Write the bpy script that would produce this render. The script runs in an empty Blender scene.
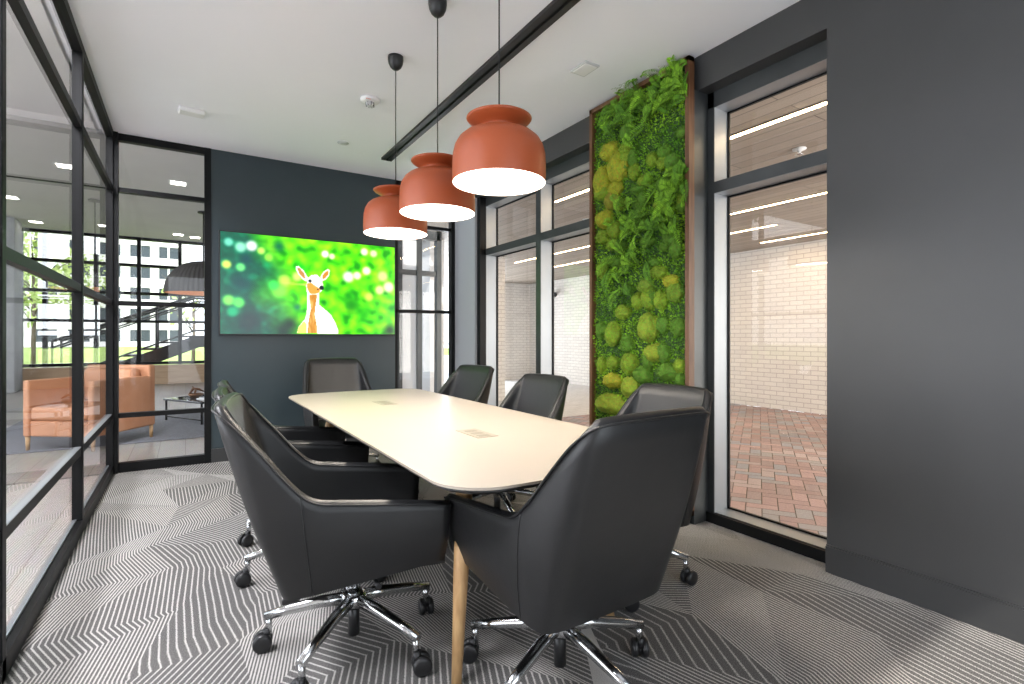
import bpy, bmesh, math, random
from mathutils import Vector, Matrix, noise
random.seed(7)
SC = bpy.context.scene
COL = SC.collection
PI = math.pi

# ---------------------------------------------------------------- camera, sky, sun, exposure
cam_data = bpy.data.cameras.new('camera')
cam = bpy.data.objects.new('camera', cam_data)
COL.objects.link(cam)
cam.location = (0, 0, 1.16)
cam.rotation_euler = (PI/2, 0, -math.radians(32.37))
cam_data.sensor_width = 36
cam_data.lens = 515/1024*36
cam_data.shift_y = -5/1024*1.0
cam_data.clip_start = .05
cam_data.clip_end = 500
SC.camera = cam

world = bpy.data.worlds.new('sky')
SC.world = world
world.use_nodes = True
wn = world.node_tree.nodes; wl = world.node_tree.links
wn.clear()
wout = wn.new('ShaderNodeOutputWorld'); wbg = wn.new('ShaderNodeBackground')
wbg.inputs[0].default_value = (.86, .93, 1, 1); wbg.inputs[1].default_value = 2.6
wl.new(wbg.outputs[0], wout.inputs[0])

sun_d = bpy.data.lights.new('sun', 'SUN'); sun_d.energy = 3.4; sun_d.angle = .02; sun_d.color = (1, .95, .87)
sun = bpy.data.objects.new('sun', sun_d); COL.objects.link(sun)
sun.rotation_euler = (math.radians(48), 0, math.radians(-25))

def area(name, loc, rot, sx, sy, power, color=(1, 1, 1), spread=PI):
    l = bpy.data.lights.new(name, 'AREA'); l.shape = 'RECTANGLE'; l.size = sx; l.size_y = sy
    l.energy = power; l.color = color; l.spread = spread
    o = bpy.data.objects.new(name, l); COL.objects.link(o); o.location = loc; o.rotation_euler = rot
    return o
# added fill lamps, not known sources: lounge side and ceiling, rear opening, passage ends
area('fill_lounge_side', (-8.9, 2.0, 1.6), (0, -PI/2, 0), 3.0, 9, 330, (.92, .93, 1))
area('fill_lounge_ceiling', (-1.35, 2.5, 3.6), (0, 0, 0), 1.1, 3.6, 360, (.96, .96, 1))
area('fill_lounge_ceiling', (-5.5, 8.0, 3.6), (0, 0, 0), 3.0, 4.0, 150, (.97, .98, 1))
area('fill_rear', (.3, -1.52, 1.5), (PI/2, 0, 0), 1.6, 1.8, 2, (.95, .97, 1))
area('fill_passage_near', (5.5, -2.2, 1.3), (PI/2, 0, 0), 4.6, 2.2, 300, (1, .94, .86))
area('fill_passage_far', (5.6, 12.6, 1.3), (-PI/2, 0, 0), 5.0, 2.2, 330, (.95, .98, 1))

SC.view_settings.view_transform = 'Standard'
SC.view_settings.look = 'None'
SC.view_settings.gamma = 1
SC.view_settings.use_curve_mapping = False
SC.view_settings.exposure = .5

# ---------------------------------------------------------------- helpers
class MB:
    def __init__(s): s.v = []; s.f = []; s.sm = []; s.c = []
    def add(s, vs, fs, smooth=False, col=None):
        n = len(s.v); s.v += [tuple(v) for v in vs]
        for f in fs:
            s.f.append(tuple(n+i for i in f)); s.sm.append(smooth); s.c.append(col)
        return s
    def box(s, x0, x1, y0, y1, z0, z1, M=None, bev=0, col=None):
        if bev:
            b = bev; vs = []; fs = []
            bm = bmesh.new(); bmesh.ops.create_cube(bm, size=1)
            for v in bm.verts: v.co = Vector(((x0+x1)/2+v.co.x*(x1-x0), (y0+y1)/2+v.co.y*(y1-y0), (z0+z1)/2+v.co.z*(z1-z0)))
            bmesh.ops.bevel(bm, geom=bm.edges[:], offset=b, segments=3, affect='EDGES', profile=.5)
            bm.verts.index_update()
            vs = [(M @ v.co) if M else v.co.copy() for v in bm.verts]
            fs = [tuple(v.index for v in f.verts) for f in bm.faces]
            bm.free(); return s.add(vs, fs, False, col)
        vs = [Vector((x, y, z)) for x in (x0, x1) for y in (y0, y1) for z in (z0, z1)]
        if M: vs = [M @ v for v in vs]
        return s.add(vs, [(0,1,3,2),(4,6,7,5),(0,4,5,1),(2,3,7,6),(0,2,6,4),(1,5,7,3)], False, col)
    def tube(s, pts, rad, n=12, caps=True, smooth=True, flat=1.0, col=None):
        pts = [Vector(p) for p in pts]
        if not hasattr(rad, '__len__'): rad = [rad]*len(pts)
        vs = []; fs = []; prev = None
        for i, p in enumerate(pts):
            t = (pts[min(i+1, len(pts)-1)]-pts[max(i-1, 0)]).normalized()
            if prev is None:
                a = Vector((0, 0, 1)) if abs(t.z) < .9 else Vector((1, 0, 0))
                u = t.cross(a).normalized()
            else:
                u = (prev-t*prev.dot(t)).normalized()
            prev = u; w = t.cross(u)
            for k in range(n):
                an = 2*PI*k/n
                vs.append(p+(u*math.cos(an)+w*math.sin(an)*flat)*rad[i])
        for i in range(len(pts)-1):
            for k in range(n):
                k2 = (k+1) % n
                fs.append((i*n+k, i*n+k2, (i+1)*n+k2, (i+1)*n+k))
        s.add(vs, fs, smooth, col)
        if caps:
            m = len(pts)-1
            s.add(vs[:n], [tuple(reversed(range(n)))], False, col)
            s.add(vs[m*n:], [tuple(range(n))], False, col)
        return s
    def lathe(s, prof, n=48, M=None, smooth=True, col=None):
        vs = []; fs = []
        for (r, z) in prof:
            for k in range(n):
                a = 2*PI*k/n; v = Vector((r*math.cos(a), r*math.sin(a), z))
                vs.append(M @ v if M else v)
        for i in range(len(prof)-1):
            for k in range(n):
                k2 = (k+1) % n
                fs.append((i*n+k, i*n+k2, (i+1)*n+k2, (i+1)*n+k))
        return s.add(vs, fs, smooth, col)
    def prism(s, poly, z0, z1, M=None, smooth=False):
        n = len(poly)
        vs = [Vector((x, y, z0)) for x, y in poly]+[Vector((x, y, z1)) for x, y in poly]
        if M: vs = [M @ v for v in vs]
        fs = [(k, (k+1) % n, n+(k+1) % n, n+k) for k in range(n)]
        s.add(vs, fs, smooth)
        s.add(vs[:n], [tuple(reversed(range(n)))]); s.add(vs[n:], [tuple(range(n))])
        return s
    def build(s, name, mat, parent=None, fix=True):
        me = bpy.data.meshes.new(name)
        me.from_pydata(s.v, [], s.f)
        me.polygons.foreach_set('use_smooth', s.sm)
        if any(c is not None for c in s.c):
            at = me.color_attributes.new('tint', 'FLOAT_COLOR', 'CORNER')
            buf = []
            for p, c in zip(me.polygons, s.c):
                c = c or (1, 1, 1)
                buf += [c[0], c[1], c[2], 1]*p.loop_total
            at.data.foreach_set('color', buf)
        if fix:
            bm = bmesh.new(); bm.from_mesh(me)
            bmesh.ops.remove_doubles(bm, verts=bm.verts, dist=1e-5)
            bmesh.ops.recalc_face_normals(bm, faces=bm.faces)
            bm.to_mesh(me); bm.free()
        me.materials.append(mat)
        o = bpy.data.objects.new(name, me); COL.objects.link(o)
        if parent is not None: o.parent = parent
        return o

def tag(o, label, cat, group=None):
    o['label'] = label; o['category'] = cat
    if group: o['group'] = group
    return o
def thing(name, label, cat, loc=(0, 0, 0), rz=0, group=None):
    o = bpy.data.objects.new(name, None); COL.objects.link(o)
    o.location = loc; o.rotation_euler = (0, 0, rz); o.empty_display_size = .1
    return tag(o, label, cat, group)
def struct(o): o['kind'] = 'structure'; return o
def copy_tree(o, parent=None):
    c = o.copy(); COL.objects.link(c); c.parent = parent
    for ch in list(o.children): copy_tree(ch, c)
    return c

# ---------------------------------------------------------------- materials
def mat(name, color, rough=.5, metal=0, spec=.5, emit=None, es=0, coat=0):
    m = bpy.data.materials.new(name); m.use_nodes = True
    b = m.node_tree.nodes['Principled BSDF']
    b.inputs['Base Color'].default_value = (*color, 1)
    b.inputs['Roughness'].default_value = rough; b.inputs['Metallic'].default_value = metal
    b.inputs['Specular IOR Level'].default_value = spec
    b.inputs['Coat Weight'].default_value = coat
    if emit:
        b.inputs['Emission Color'].default_value = (*emit, 1); b.inputs['Emission Strength'].default_value = es
    return m
def N(m, t, **kw):
    n = m.node_tree.nodes.new(t)
    for k, v in kw.items():
        if k.startswith('i_'): n.inputs[int(k[2:]) if k[2:].isdigit() else k[2:]].default_value = v
        else: setattr(n, k, v)
    return n
def L(m, a, b): m.node_tree.links.new(a, b)
def bsdf(m): return m.node_tree.nodes['Principled BSDF']
def noisy(m, c1, c2, scale=20, detail=4, bump=0, stretch=(1, 1, 1), dist=.01, rough=None, coord='Object'):
    tc = N(m, 'ShaderNodeTexCoord'); mp = N(m, 'ShaderNodeMapping'); mp.inputs['Scale'].default_value = stretch
    nz = N(m, 'ShaderNodeTexNoise'); nz.inputs['Scale'].default_value = scale; nz.inputs['Detail'].default_value = detail
    L(m, tc.outputs[coord], mp.inputs[0]); L(m, mp.outputs[0], nz.inputs['Vector'])
    r = N(m, 'ShaderNodeValToRGB')
    r.color_ramp.elements[0].position = .3; r.color_ramp.elements[1].position = .7
    r.color_ramp.elements[0].color = (*c1, 1); r.color_ramp.elements[1].color = (*c2, 1)
    L(m, nz.outputs['Fac'], r.inputs[0]); L(m, r.outputs[0], bsdf(m).inputs['Base Color'])
    if bump:
        b = N(m, 'ShaderNodeBump'); b.inputs['Strength'].default_value = bump; b.inputs['Distance'].default_value = dist
        L(m, nz.outputs['Fac'], b.inputs['Height']); L(m, b.outputs[0], bsdf(m).inputs['Normal'])
    return m

def glass(name, tint=(.98, .98, .985), ior=1.5, boost=1.05):
    """thick pane: the face the light meets first reflects for both faces, the other lets it pass"""
    m = bpy.data.materials.new(name); m.use_nodes = True; nt = m.node_tree; nt.nodes.clear()
    o = nt.nodes.new('ShaderNodeOutputMaterial'); t = nt.nodes.new('ShaderNodeBsdfTransparent'); g = nt.nodes.new('ShaderNodeBsdfGlossy')
    t.inputs[0].default_value = (*tint, 1); g.inputs['Roughness'].default_value = 0.0
    f = nt.nodes.new('ShaderNodeFresnel'); f.inputs[0].default_value = ior
    ge = nt.nodes.new('ShaderNodeNewGeometry')
    inv = nt.nodes.new('ShaderNodeMath'); inv.operation = 'SUBTRACT'; inv.inputs[0].default_value = boost
    sc_ = nt.nodes.new('ShaderNodeMath'); sc_.operation = 'MULTIPLY'; sc_.inputs[1].default_value = boost
    mu = nt.nodes.new('ShaderNodeMath'); mu.operation = 'MULTIPLY'; mu.use_clamp = True
    x = nt.nodes.new('ShaderNodeMixShader')
    nt.links.new(ge.outputs['Backfacing'], sc_.inputs[0]); nt.links.new(sc_.outputs[0], inv.inputs[1])
    nt.links.new(f.outputs[0], mu.inputs[0]); nt.links.new(inv.outputs[0], mu.inputs[1])
    nt.links.new(mu.outputs[0], x.inputs[0]); nt.links.new(t.outputs[0], x.inputs[1])
    nt.links.new(g.outputs[0], x.inputs[2]); nt.links.new(x.outputs[0], o.inputs[0])
    return m

M_ceil = noisy(mat('ceiling_paint', (.86, .87, .90), .9), (.88, .885, .925), (.895, .90, .94), 2, 2)
M_wall = noisy(mat('slate_paint', (.045, .052, .055), .42), (.036, .0365, .037), (.041, .0415, .042), 3, 3)
M_wallblue = noisy(mat('blue_slate_paint', (.035, .055, .065), .4), (.022, .037, .044), (.027, .042, .049), 3, 3)
M_base = mat('dark_trim_paint', (.034, .035, .036), .4)
M_wall_sheen = mat('wall_sheen', (.40, .415, .44), .42, .15)
M_black = mat('black_metal', (.007, .0073, .0078), .45, 0, .16)
M_alu = noisy(mat('anodised_frame', (.05, .055, .057), .38, .45), (.048, .053, .055), (.062, .067, .069), 6, 2)
M_alu_lit = mat('lit_metal', (.26, .28, .30), .38, .5)  # paler copy of the frame metal with light painted in
M_glass = glass('clear_glass')
M_glass2 = glass('window_glass', (.96, .965, .97), 1.5, 1.15)
M_chrome = mat('chrome', (.55, .56, .57), .16, 1)
M_rubber = mat('black_plastic', (.012, .012, .013), .38)
M_leather = mat('charcoal_leather', (.010, .0103, .011), .42, 0, .5)
tc = N(M_leather, 'ShaderNodeTexCoord'); vz = N(M_leather, 'ShaderNodeTexVoronoi'); vz.inputs['Scale'].default_value = 420
nz = N(M_leather, 'ShaderNodeTexNoise'); nz.inputs['Scale'].default_value = 7; nz.inputs['Detail'].default_value = 5
bp = N(M_leather, 'ShaderNodeBump'); bp.inputs['Strength'].default_value = .12; bp.inputs['Distance'].default_value = .002
bp2 = N(M_leather, 'ShaderNodeBump'); bp2.inputs['Strength'].default_value = .10; bp2.inputs['Distance'].default_value = .02
L(M_leather, tc.outputs['Object'], vz.inputs['Vector']); L(M_leather, tc.outputs['Object'], nz.inputs['Vector'])
L(M_leather, vz.outputs['Distance'], bp.inputs['Height']); L(M_leather, nz.outputs['Fac'], bp2.inputs['Height'])
L(M_leather, bp2.outputs[0], bp.inputs['Normal']); L(M_leather, bp.outputs[0], bsdf(M_leather).inputs['Normal'])
M_top = noisy(mat('cream_laminate', (.80, .73, .60), .33), (.355, .31, .255), (.37, .325, .27), 2, 2)
M_edge = mat('black_table_edge', (.015, .015, .015), .45)
M_oak = noisy(mat('oak', (.5, .3, .13), .45), (.36, .20, .085), (.56, .36, .17), 9, 6, .15, (6, 6, .5), .003)
M_terra = noisy(mat('terracotta_lacquer', (.50, .115, .055), .42), (.37, .074, .021), (.40, .084, .025), 3, 2)
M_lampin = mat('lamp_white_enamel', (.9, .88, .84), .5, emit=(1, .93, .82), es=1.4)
M_bulb = mat('lamp_diffuser', (1, 1, 1), .5, emit=(1, .90, .78), es=4.5)
M_cable = mat('black_cable', (.01, .01, .01), .6)
M_walnut = noisy(mat('walnut', (.2, .085, .035), .5), (.085, .035, .013), (.15, .065, .026), 7, 6, .1, (8, 8, .6), .002)
M_plaster = mat('white_plastic', (.78, .78, .78), .45)
M_greyplas = mat('light_grey_plastic', (.55, .56, .57), .4)
M_red = mat('orange_print', (.8, .15, .04), .5)

# carpet : two attributes on the faceted floor (line phase and line gradient) draw the woven stripes
M_carpet = mat('carpet', (.2, .2, .2), .95, 0, .1)
def carpet_nodes(m):
    a = N(m, 'ShaderNodeAttribute'); a.attribute_name = 'phase'
    g = N(m, 'ShaderNodeAttribute'); g.attribute_name = 'grad'
    tc = N(m, 'ShaderNodeTexCoord')
    nw = N(m, 'ShaderNodeTexNoise'); nw.inputs['Scale'].default_value = 260; nw.inputs['Detail'].default_value = 2
    L(m, tc.outputs['Object'], nw.inputs['Vector'])
    wob = N(m, 'ShaderNodeMath', operation='MULTIPLY_ADD'); wob.inputs[1].default_value = .5; wob.inputs[2].default_value = 0
    sb = N(m, 'ShaderNodeMath', operation='SUBTRACT'); sb.inputs[1].default_value = .5
    L(m, nw.outputs['Fac'], sb.inputs[0]); L(m, sb.outputs[0], wob.inputs[0])
    ad = N(m, 'ShaderNodeMath', operation='ADD'); L(m, a.outputs['Fac'], ad.inputs[0]); L(m, wob.outputs[0], ad.inputs[1])
    pp = N(m, 'ShaderNodeMath', operation='PINGPONG'); pp.inputs[1].default_value = .5
    L(m, ad.outputs[0], pp.inputs[0])            # 0 on a line, .5 midway
    th = N(m, 'ShaderNodeMath', operation='MULTIPLY'); th.inputs[1].default_value = .0028   # half width in metres
    L(m, g.outputs['Fac'], th.inputs[0])
    di = N(m, 'ShaderNodeMath', operation='SUBTRACT'); L(m, th.outputs[0], di.inputs[0]); L(m, pp.outputs[0], di.inputs[1])
    sh = N(m, 'ShaderNodeMath', operation='MULTIPLY_ADD'); sh.inputs[1].default_value = 9; sh.inputs[2].default_value = .5; sh.use_clamp = True
    L(m, di.outputs[0], sh.inputs[0])
    n2 = N(m, 'ShaderNodeTexNoise'); n2.inputs['Scale'].default_value = 330; n2.inputs['Detail'].default_value = 3
    L(m, tc.outputs['Object'], n2.inputs['Vector'])
    r1 = N(m, 'ShaderNodeValToRGB'); e = r1.color_ramp.elements
    e[0].position = .35; e[1].position = .65; e[0].color = (.05, .048, .047, 1); e[1].color = (.19, .185, .18, 1)
    r2 = N(m, 'ShaderNodeValToRGB'); e = r2.color_ramp.elements
    e[0].position = .3; e[1].position = .7; e[0].color = (.36, .345, .33, 1); e[1].color = (.60, .58, .55, 1)
    L(m, n2.outputs['Fac'], r1.inputs[0]); L(m, n2.outputs['Fac'], r2.inputs[0])
    mx = N(m, 'ShaderNodeMix', data_type='RGBA')
    L(m, sh.outputs[0], mx.inputs[0]); L(m, r1.outputs[0], mx.inputs[6]); L(m, r2.outputs[0], mx.inputs[7])
    L(m, mx.outputs[2], bsdf(m).inputs['Base Color'])
    b = N(m, 'ShaderNodeBump'); b.inputs['Strength'].default_value = .5; b.inputs['Distance'].default_value = .004
    L(m, n2.outputs['Fac'], b.inputs['Height']); L(m, b.outputs[0], bsdf(m).inputs['Normal'])
carpet_nodes(M_carpet)

def brick_mat(name, c1, c2, mortar, bw, bh, ms, rough=.7, rot=None, axis='YZ'):
    m = mat(name, c1, rough); tc = N(m, 'ShaderNodeTexCoord')
    sp = N(m, 'ShaderNodeSeparateXYZ'); cb = N(m, 'ShaderNodeCombineXYZ')
    L(m, tc.outputs['Object'], sp.inputs[0])
    L(m, sp.outputs[axis[0]], cb.inputs[0]); L(m, sp.outputs[axis[1]], cb.inputs[1])
    b = N(m, 'ShaderNodeTexBrick'); L(m, cb.outputs[0], b.inputs['Vector'])
    b.inputs['Color1'].default_value = (*c1, 1); b.inputs['Color2'].default_value = (*c2, 1); b.inputs['Mortar'].default_value = (*mortar, 1)
    b.inputs['Scale'].default_value = 1; b.inputs['Mortar Size'].default_value = ms; b.inputs['Brick Width'].default_value = bw; b.inputs['Row Height'].default_value = bh
    b.inputs['Mortar Smooth'].default_value = .2
    L(m, b.outputs['Color'], bsdf(m).inputs['Base Color'])
    bu = N(m, 'ShaderNodeBump'); bu.invert = True; bu.inputs['Strength'].default_value = .5; bu.inputs['Distance'].default_value = .008
    L(m, b.outputs['Fac'], bu.inputs['Height']); L(m, bu.outputs[0], bsdf(m).inputs['Normal'])
    return m
M_brickY = brick_mat('white_brick', (.66, .63, .59), (.60, .57, .54), (.42, .40, .38), .215, .072, .006, axis='YZ')
M_brickX = brick_mat('white_brick_end', (.66, .64, .61), (.60, .58, .56), (.42, .40, .38), .215, .072, .006, axis='XZ')
M_pave_glare = brick_mat('glare_pavers', (.55, .55, .56), (.50, .50, .51), (.30, .30, .30), .3, .15, .006, axis='XY')
M_soffit = brick_mat('wood_soffit', (.24, .20, .165), (.33, .285, .24), (.10, .085, .07), 1.8, .14, .004, .55, axis='YX')
def plank_mat():
    m = mat('lounge_planks', (.4, .32, .26), .32); tc = N(m, 'ShaderNodeTexCoord')
    mp = N(m, 'ShaderNodeMapping'); mp.inputs['Rotation'].default_value = (0, 0, math.radians(90))
    b = N(m, 'ShaderNodeTexBrick'); L(m, tc.outputs['Object'], mp.inputs[0]); L(m, mp.outputs[0], b.inputs['Vector'])
    b.inputs['Color1'].default_value = (.27, .255, .25, 1); b.inputs['Color2'].default_value = (.36, .325, .295, 1); b.inputs['Mortar'].default_value = (.12, .09, .07, 1)
    b.inputs['Scale'].default_value = 1; b.inputs['Mortar Size'].default_value = .003; b.inputs['Brick Width'].default_value = 1.9; b.inputs['Row Height'].default_value = .23
    nz = N(m, 'ShaderNodeTexNoise'); nz.inputs['Scale'].default_value = 6; nz.inputs['Detail'].default_value = 6
    mp2 = N(m, 'ShaderNodeMapping'); mp2.inputs['Scale'].default_value = (6, .6, 1); L(m, tc.outputs['Object'], mp2.inputs[0]); L(m, mp2.outputs[0], nz.inputs['Vector'])
    mx = N(m, 'ShaderNodeMix', data_type='RGBA', blend_type='MULTIPLY'); mx.inputs[0].default_value = .35
    L(m, b.outputs['Color'], mx.inputs[6]); L(m, nz.outputs['Color'], mx.inputs[7]); L(m, mx.outputs[2], bsdf(m).inputs['Base Color'])
    return m
M_planks = plank_mat()
M_lceil = noisy(mat('lounge_ceiling_paint', (.62, .60, .58), .9), (.60, .58, .56), (.64, .62, .60), 1.5, 2)
M_concrete = noisy(mat('concrete', (.35, .36, .37), .8), (.30, .31, .32), (.38, .39, .40), 3, 5)
M_conc_white = mat('white_column', (.75, .76, .77), .7)
M_facade = noisy(mat('white_facade', (.75, .75, .74), .8), (.72, .72, .71), (.78, .78, .77), .5, 3)
M_dglass = mat('dark_window_glass', (.035, .05, .06), .15)
M_grass = noisy(mat('grass', (.2, .4, .05), .95), (.20, .30, .05), (.32, .44, .10), 1.5, 6)
M_leaf = noisy(mat('tree_leaf', (.3, .42, .1), .8), (.24, .34, .07), (.48, .60, .20), 2, 3)
M_bark = mat('bark', (.12, .09, .07), .9)
M_tan = noisy(mat('tan_leather', (.52, .24, .12), .5), (.50, .23, .115), (.56, .27, .14), 5, 3)
M_stairblk = mat('stair_black', (.015, .016, .018), .5)
M_slatewood = noisy(mat('ledge_wood', (.42, .29, .18), .5), (.36, .245, .15), (.46, .33, .21), 4, 5, 0, (.6, 6, 6))
M_rib = mat('grey_felt', (.07, .067, .065), .85)
M_led = mat('led_strip', (1, 1, 1), .5, emit=(1, .72, .38), es=18)
M_down = mat('downlight_lens', (1, 1, 1), .5, emit=(1, .93, .84), es=9)
M_rug = noisy(mat('rug', (.16, .17, .19), .95), (.15, .16, .18), (.20, .21, .24), 30, 4)

def tint_mat(name, rough, lo=.85, hi=1.15, nscale=60):
    m = mat(name, (.5, .5, .5), rough); a = N(m, 'ShaderNodeVertexColor'); a.layer_name = 'tint'
    tc = N(m, 'ShaderNodeTexCoord'); nz = N(m, 'ShaderNodeTexNoise'); nz.inputs['Scale'].default_value = nscale
    mr = N(m, 'ShaderNodeMapRange'); mr.inputs[3].default_value = lo; mr.inputs[4].default_value = hi
    L(m, tc.outputs['Object'], nz.inputs['Vector']); L(m, nz.outputs['Fac'], mr.inputs[0])
    mx = N(m, 'ShaderNodeVectorMath', operation='SCALE')
    L(m, a.outputs['Color'], mx.inputs[0]); L(m, mr.outputs[0], mx.inputs['Scale']); L(m, mx.outputs[0], bsdf(m).inputs['Base Color'])
    return m
M_paver = tint_mat('herringbone_clay', .75)
M_leafmoss = tint_mat('moss_leaves', .85, .45, 1.1, 40)

# ---------------------------------------------------------------- room constants
XL, XR, YB, YF, H = -.515, 2.684, 5.51, -1.5, 2.90
XW = 2.786          # front face of the side window frames
HD = 2.69           # underside of the header

# floor: irregular facets carrying the line phase
def carpet_floor():
    x0, x1, y0, y1 = XL, XW+.17, YF, YB
    nx, ny = 9, 17
    rnd = random.Random(21)
    P = []; Hh = []
    for j in range(ny+1):
        for i in range(nx+1):
            x = x0+(x1-x0)*i/nx; y = y0+(y1-y0)*j/ny
            if 0 < i < nx: x += rnd.uniform(-.12, .12)
            if 0 < j < ny: y += rnd.uniform(-.11, .11)
            P.append((x, y, 0)); Hh.append(60*x + 9*math.sin(y*1.3+x) + rnd.uniform(-9.5, 9.5) + 5*y)
    F = []
    for j in range(ny):
        for i in range(nx):
            a = j*(nx+1)+i; b = a+1; c = a+nx+2; d = a+nx+1
            if rnd.random() < .5: F += [(a, b, c), (a, c, d)]
            else: F += [(a, b, d), (b, c, d)]
    V = []; FF = []; ph = []; gr = []
    for f in F:                                # own vertices per facet so the gradient stays constant
        p = [P[k] for k in f]; h = [Hh[k] for k in f]
        (xa, ya, _), (xb, yb, _), (xc, yc, _) = p
        det = (xb-xa)*(yc-ya)-(xc-xa)*(yb-ya)
        gx = ((h[1]-h[0])*(yc-ya)-(h[2]-h[0])*(yb-ya))/det
        gy = ((h[2]-h[0])*(xb-xa)-(h[1]-h[0])*(xc-xa))/det
        g = math.hypot(gx, gy)
        n = len(V); V += p; FF.append((n, n+1, n+2)); ph += h; gr += [g]*3
    me = bpy.data.meshes.new('floor'); me.from_pydata(V, [], FF)
    a = me.attributes.new('phase', 'FLOAT', 'POINT'); a.data.foreach_set('value', ph)
    a = me.attributes.new('grad', 'FLOAT', 'POINT'); a.data.foreach_set('value', gr)
    me.materials.append(M_carpet)
    o = bpy.data.objects.new('floor', me); COL.objects.link(o); struct(o)
carpet_floor()
struct(MB().box(XL-.1, XW+.17, YF-.1, YB+.1, -.12, -.002).build('floor_slab', M_concrete))
struct(MB().box(XL-.12, XR+.30, YF-.1, YB+.1, H, H+.25).build('ceiling', M_ceil))

# right wall: solid part, paler far part, header, kerb
struct(MB().box(XR, XR+.30, YF, 1.32, 0, H).build('wall_right', M_wall))
struct(MB().box(XR, XR+.30, 5.0, YB, 0, H).build('wall_right_far', M_wall_sheen))  # plain wall painted paler for the window reflection on it
struct(MB().box(XR, XR+.30, 1.32, 5.0, HD, H).build('wall_right_header', M_wall))
struct(MB().box(XR-.014, XR, YF, 1.32, 0, .128).box(XR-.008, XR, YF, 1.32, .128, .136).build('baseboard_right', M_base))
struct(MB().box(XR+.085, XW+.16, 1.32, 5.0, 0, .062).build('trim_1', M_black))
# back wall (dark, holds the screen)
XA, XB = .20, 1.96
struct(MB().box(XA, XB, YB, YB+.14, 0, H).build('wall_back', M_wallblue))
struct(MB().box(XA, XB, YB-.014, YB, 0, .125).build('baseboard_back', M_base))
# wall behind the camera with an opening made up for the fill light
w = MB().box(XL, -.3, YF-.12, YF, 0, H).box(2.1, XR+.3, YF-.12, YF, 0, H).box(-.3, 2.1, YF-.12, YF, 2.4, H).box(-.3, 2.1, YF-.12, YF, 0, .2)
struct(w.build('wall_front', M_wall))

# left glazed partition
def partition_left():
    m = MB()
    D0, D1 = XL-.05, XL
    ys = [-1.45, -.79, .79, 2.37, 3.97, 5.50]
    ys = [-1.47, -.78, .80, 2.38, 3.96, 5.485]
    for y in ys: m.box(D0, D1, y-.024, y+.024, 0, H, bev=.003)
    for z, hh in ((2.42, .022), (1.45, .022), (.486, .022)):
        m.box(D0+.01, D1-.005, YF, YB, z-hh, z+hh)
    m.box(D0, D1, YF, YB, 0, .075); m.box(D0, D1, YF, YB, H-.055, H)
    o = struct(m.build('window_1', M_black))
    # pale strips on the rails, painting in the reflection on their tops
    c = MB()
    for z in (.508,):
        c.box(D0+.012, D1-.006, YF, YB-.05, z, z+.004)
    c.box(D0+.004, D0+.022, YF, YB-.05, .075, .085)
    struct(c.build('rail_sheen', M_alu_lit, o))
    g = MB().box(XL-.036, XL-.030, YF, YB-.03, .075, H-.055)
    struct(g.build('pane', M_glass, o))
partition_left()
def window_back_left():
    m = MB(); y0, y1 = YB-.0, YB+.06
    for x in (XL-.02, XA-.024): m.box(x-.03, x+.024, y0-.01, y1, 0, H)
    m.box(XL-.05, XL+.03, YB-.03, YB+.06, 0, H)
    for z in (2.42, 1.45, .486): m.box(XL, XA, y0, y1, z-.02, z+.02)
    m.box(XL, XA, y0-.005, y1, 0, .08); m.box(XL, XA, y0-.005, y1, H-.06, H)
    o = struct(m.build('window_2', M_black))
    struct(MB().box(XL, XA-.02, YB+.027, YB+.033, .08, H-.06).build('pane', M_glass, o))
window_back_left()
def window_back_right():
    m = MB(); y0, y1 = YB, YB+.06
    m.box(XR-.045, XR, y0-.02, y1, 0, H)
    m.box(XB, XB+.03, y0, y1, 0, H)
    for z in (2.42, 1.45): m.box(XB, XR, y0, y1, z-.018, z+.018)
    m.box(XB, XR, y0, y1, 0, .06); m.box(XB, XR, y0, y1, H-.06, H)
    o = struct(m.build('window_3', M_black))
    struct(MB().box(XB+.03, XR-.04, YB+.027, YB+.033, .06, H-.06).build('pane', M_glass2, o))
window_back_right()

# side windows on the passage: one dark frame, panes and inner reveals painted as lit
def window_side():
    m = MB(); X0, X1 = XW, XW+.16
    posts = [(1.20, 1.34), (2.04, 2.17), (2.93, 3.00), (3.90, 3.975), (4.93, 5.0)]
    for a, b in posts: m.box(X0, X1, a, b, .062, HD+.0)
    m.box(X0, X1, 1.3, 5.0, 2.594, HD+.02)
    for a, b in [(1.34, 2.04), (2.17, 2.93), (3.00, 3.90), (3.975, 4.93)]:
        m.box(X0, X1, a, b, 2.058, 2.128)
    m.box(X0+.012, X1, 1.34, 5.0, .03, .066)
    # black glazing beads round each pane
    o = struct(m.build('window_4', M_alu))
    bd = MB(); gl = MB(); rv = MB()
    for a, b in [(1.34, 2.04), (2.17, 2.93), (3.00, 3.90), (3.975, 4.93)]:
        for z0, z1 in ((.066, 2.058), (2.128, 2.594)):
            xx0, xx1 = X1-.028, X1-.012
            t = .012
            bd.box(xx0, xx1, a, b, z0, z0+t); bd.box(xx0, xx1, a, b, z1-t, z1)
            bd.box(xx0, xx1, a, a+t, z0, z1); bd.box(xx0, xx1, b-t, b, z0, z1)
            gl.box(X1-.022, X1-.018, a, b, z0, z1)
            e = .0015                          # lining carries the daylight on the reveals as paler colour
            rv.box(X0+.004, xx0, a, b, z0, z0+e); rv.box(X0+.004, xx0, a, b, z1-e, z1)
            rv.box(X0+.004, xx0, a, a+e, z0+e, z1-e); rv.box(X0+.004, xx0, b-e, b, z0+e, z1-e)
    struct(bd.build('glazing_bead', M_black, o)); struct(gl.build('pane', M_glass2, o)); struct(rv.build('reveal_lit', M_alu_lit, o))
    struct(MB().box(XR+.03, XR+.10, 4.93, 5.0, 0, HD).build('trim_2', M_black))
window_side()
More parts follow.
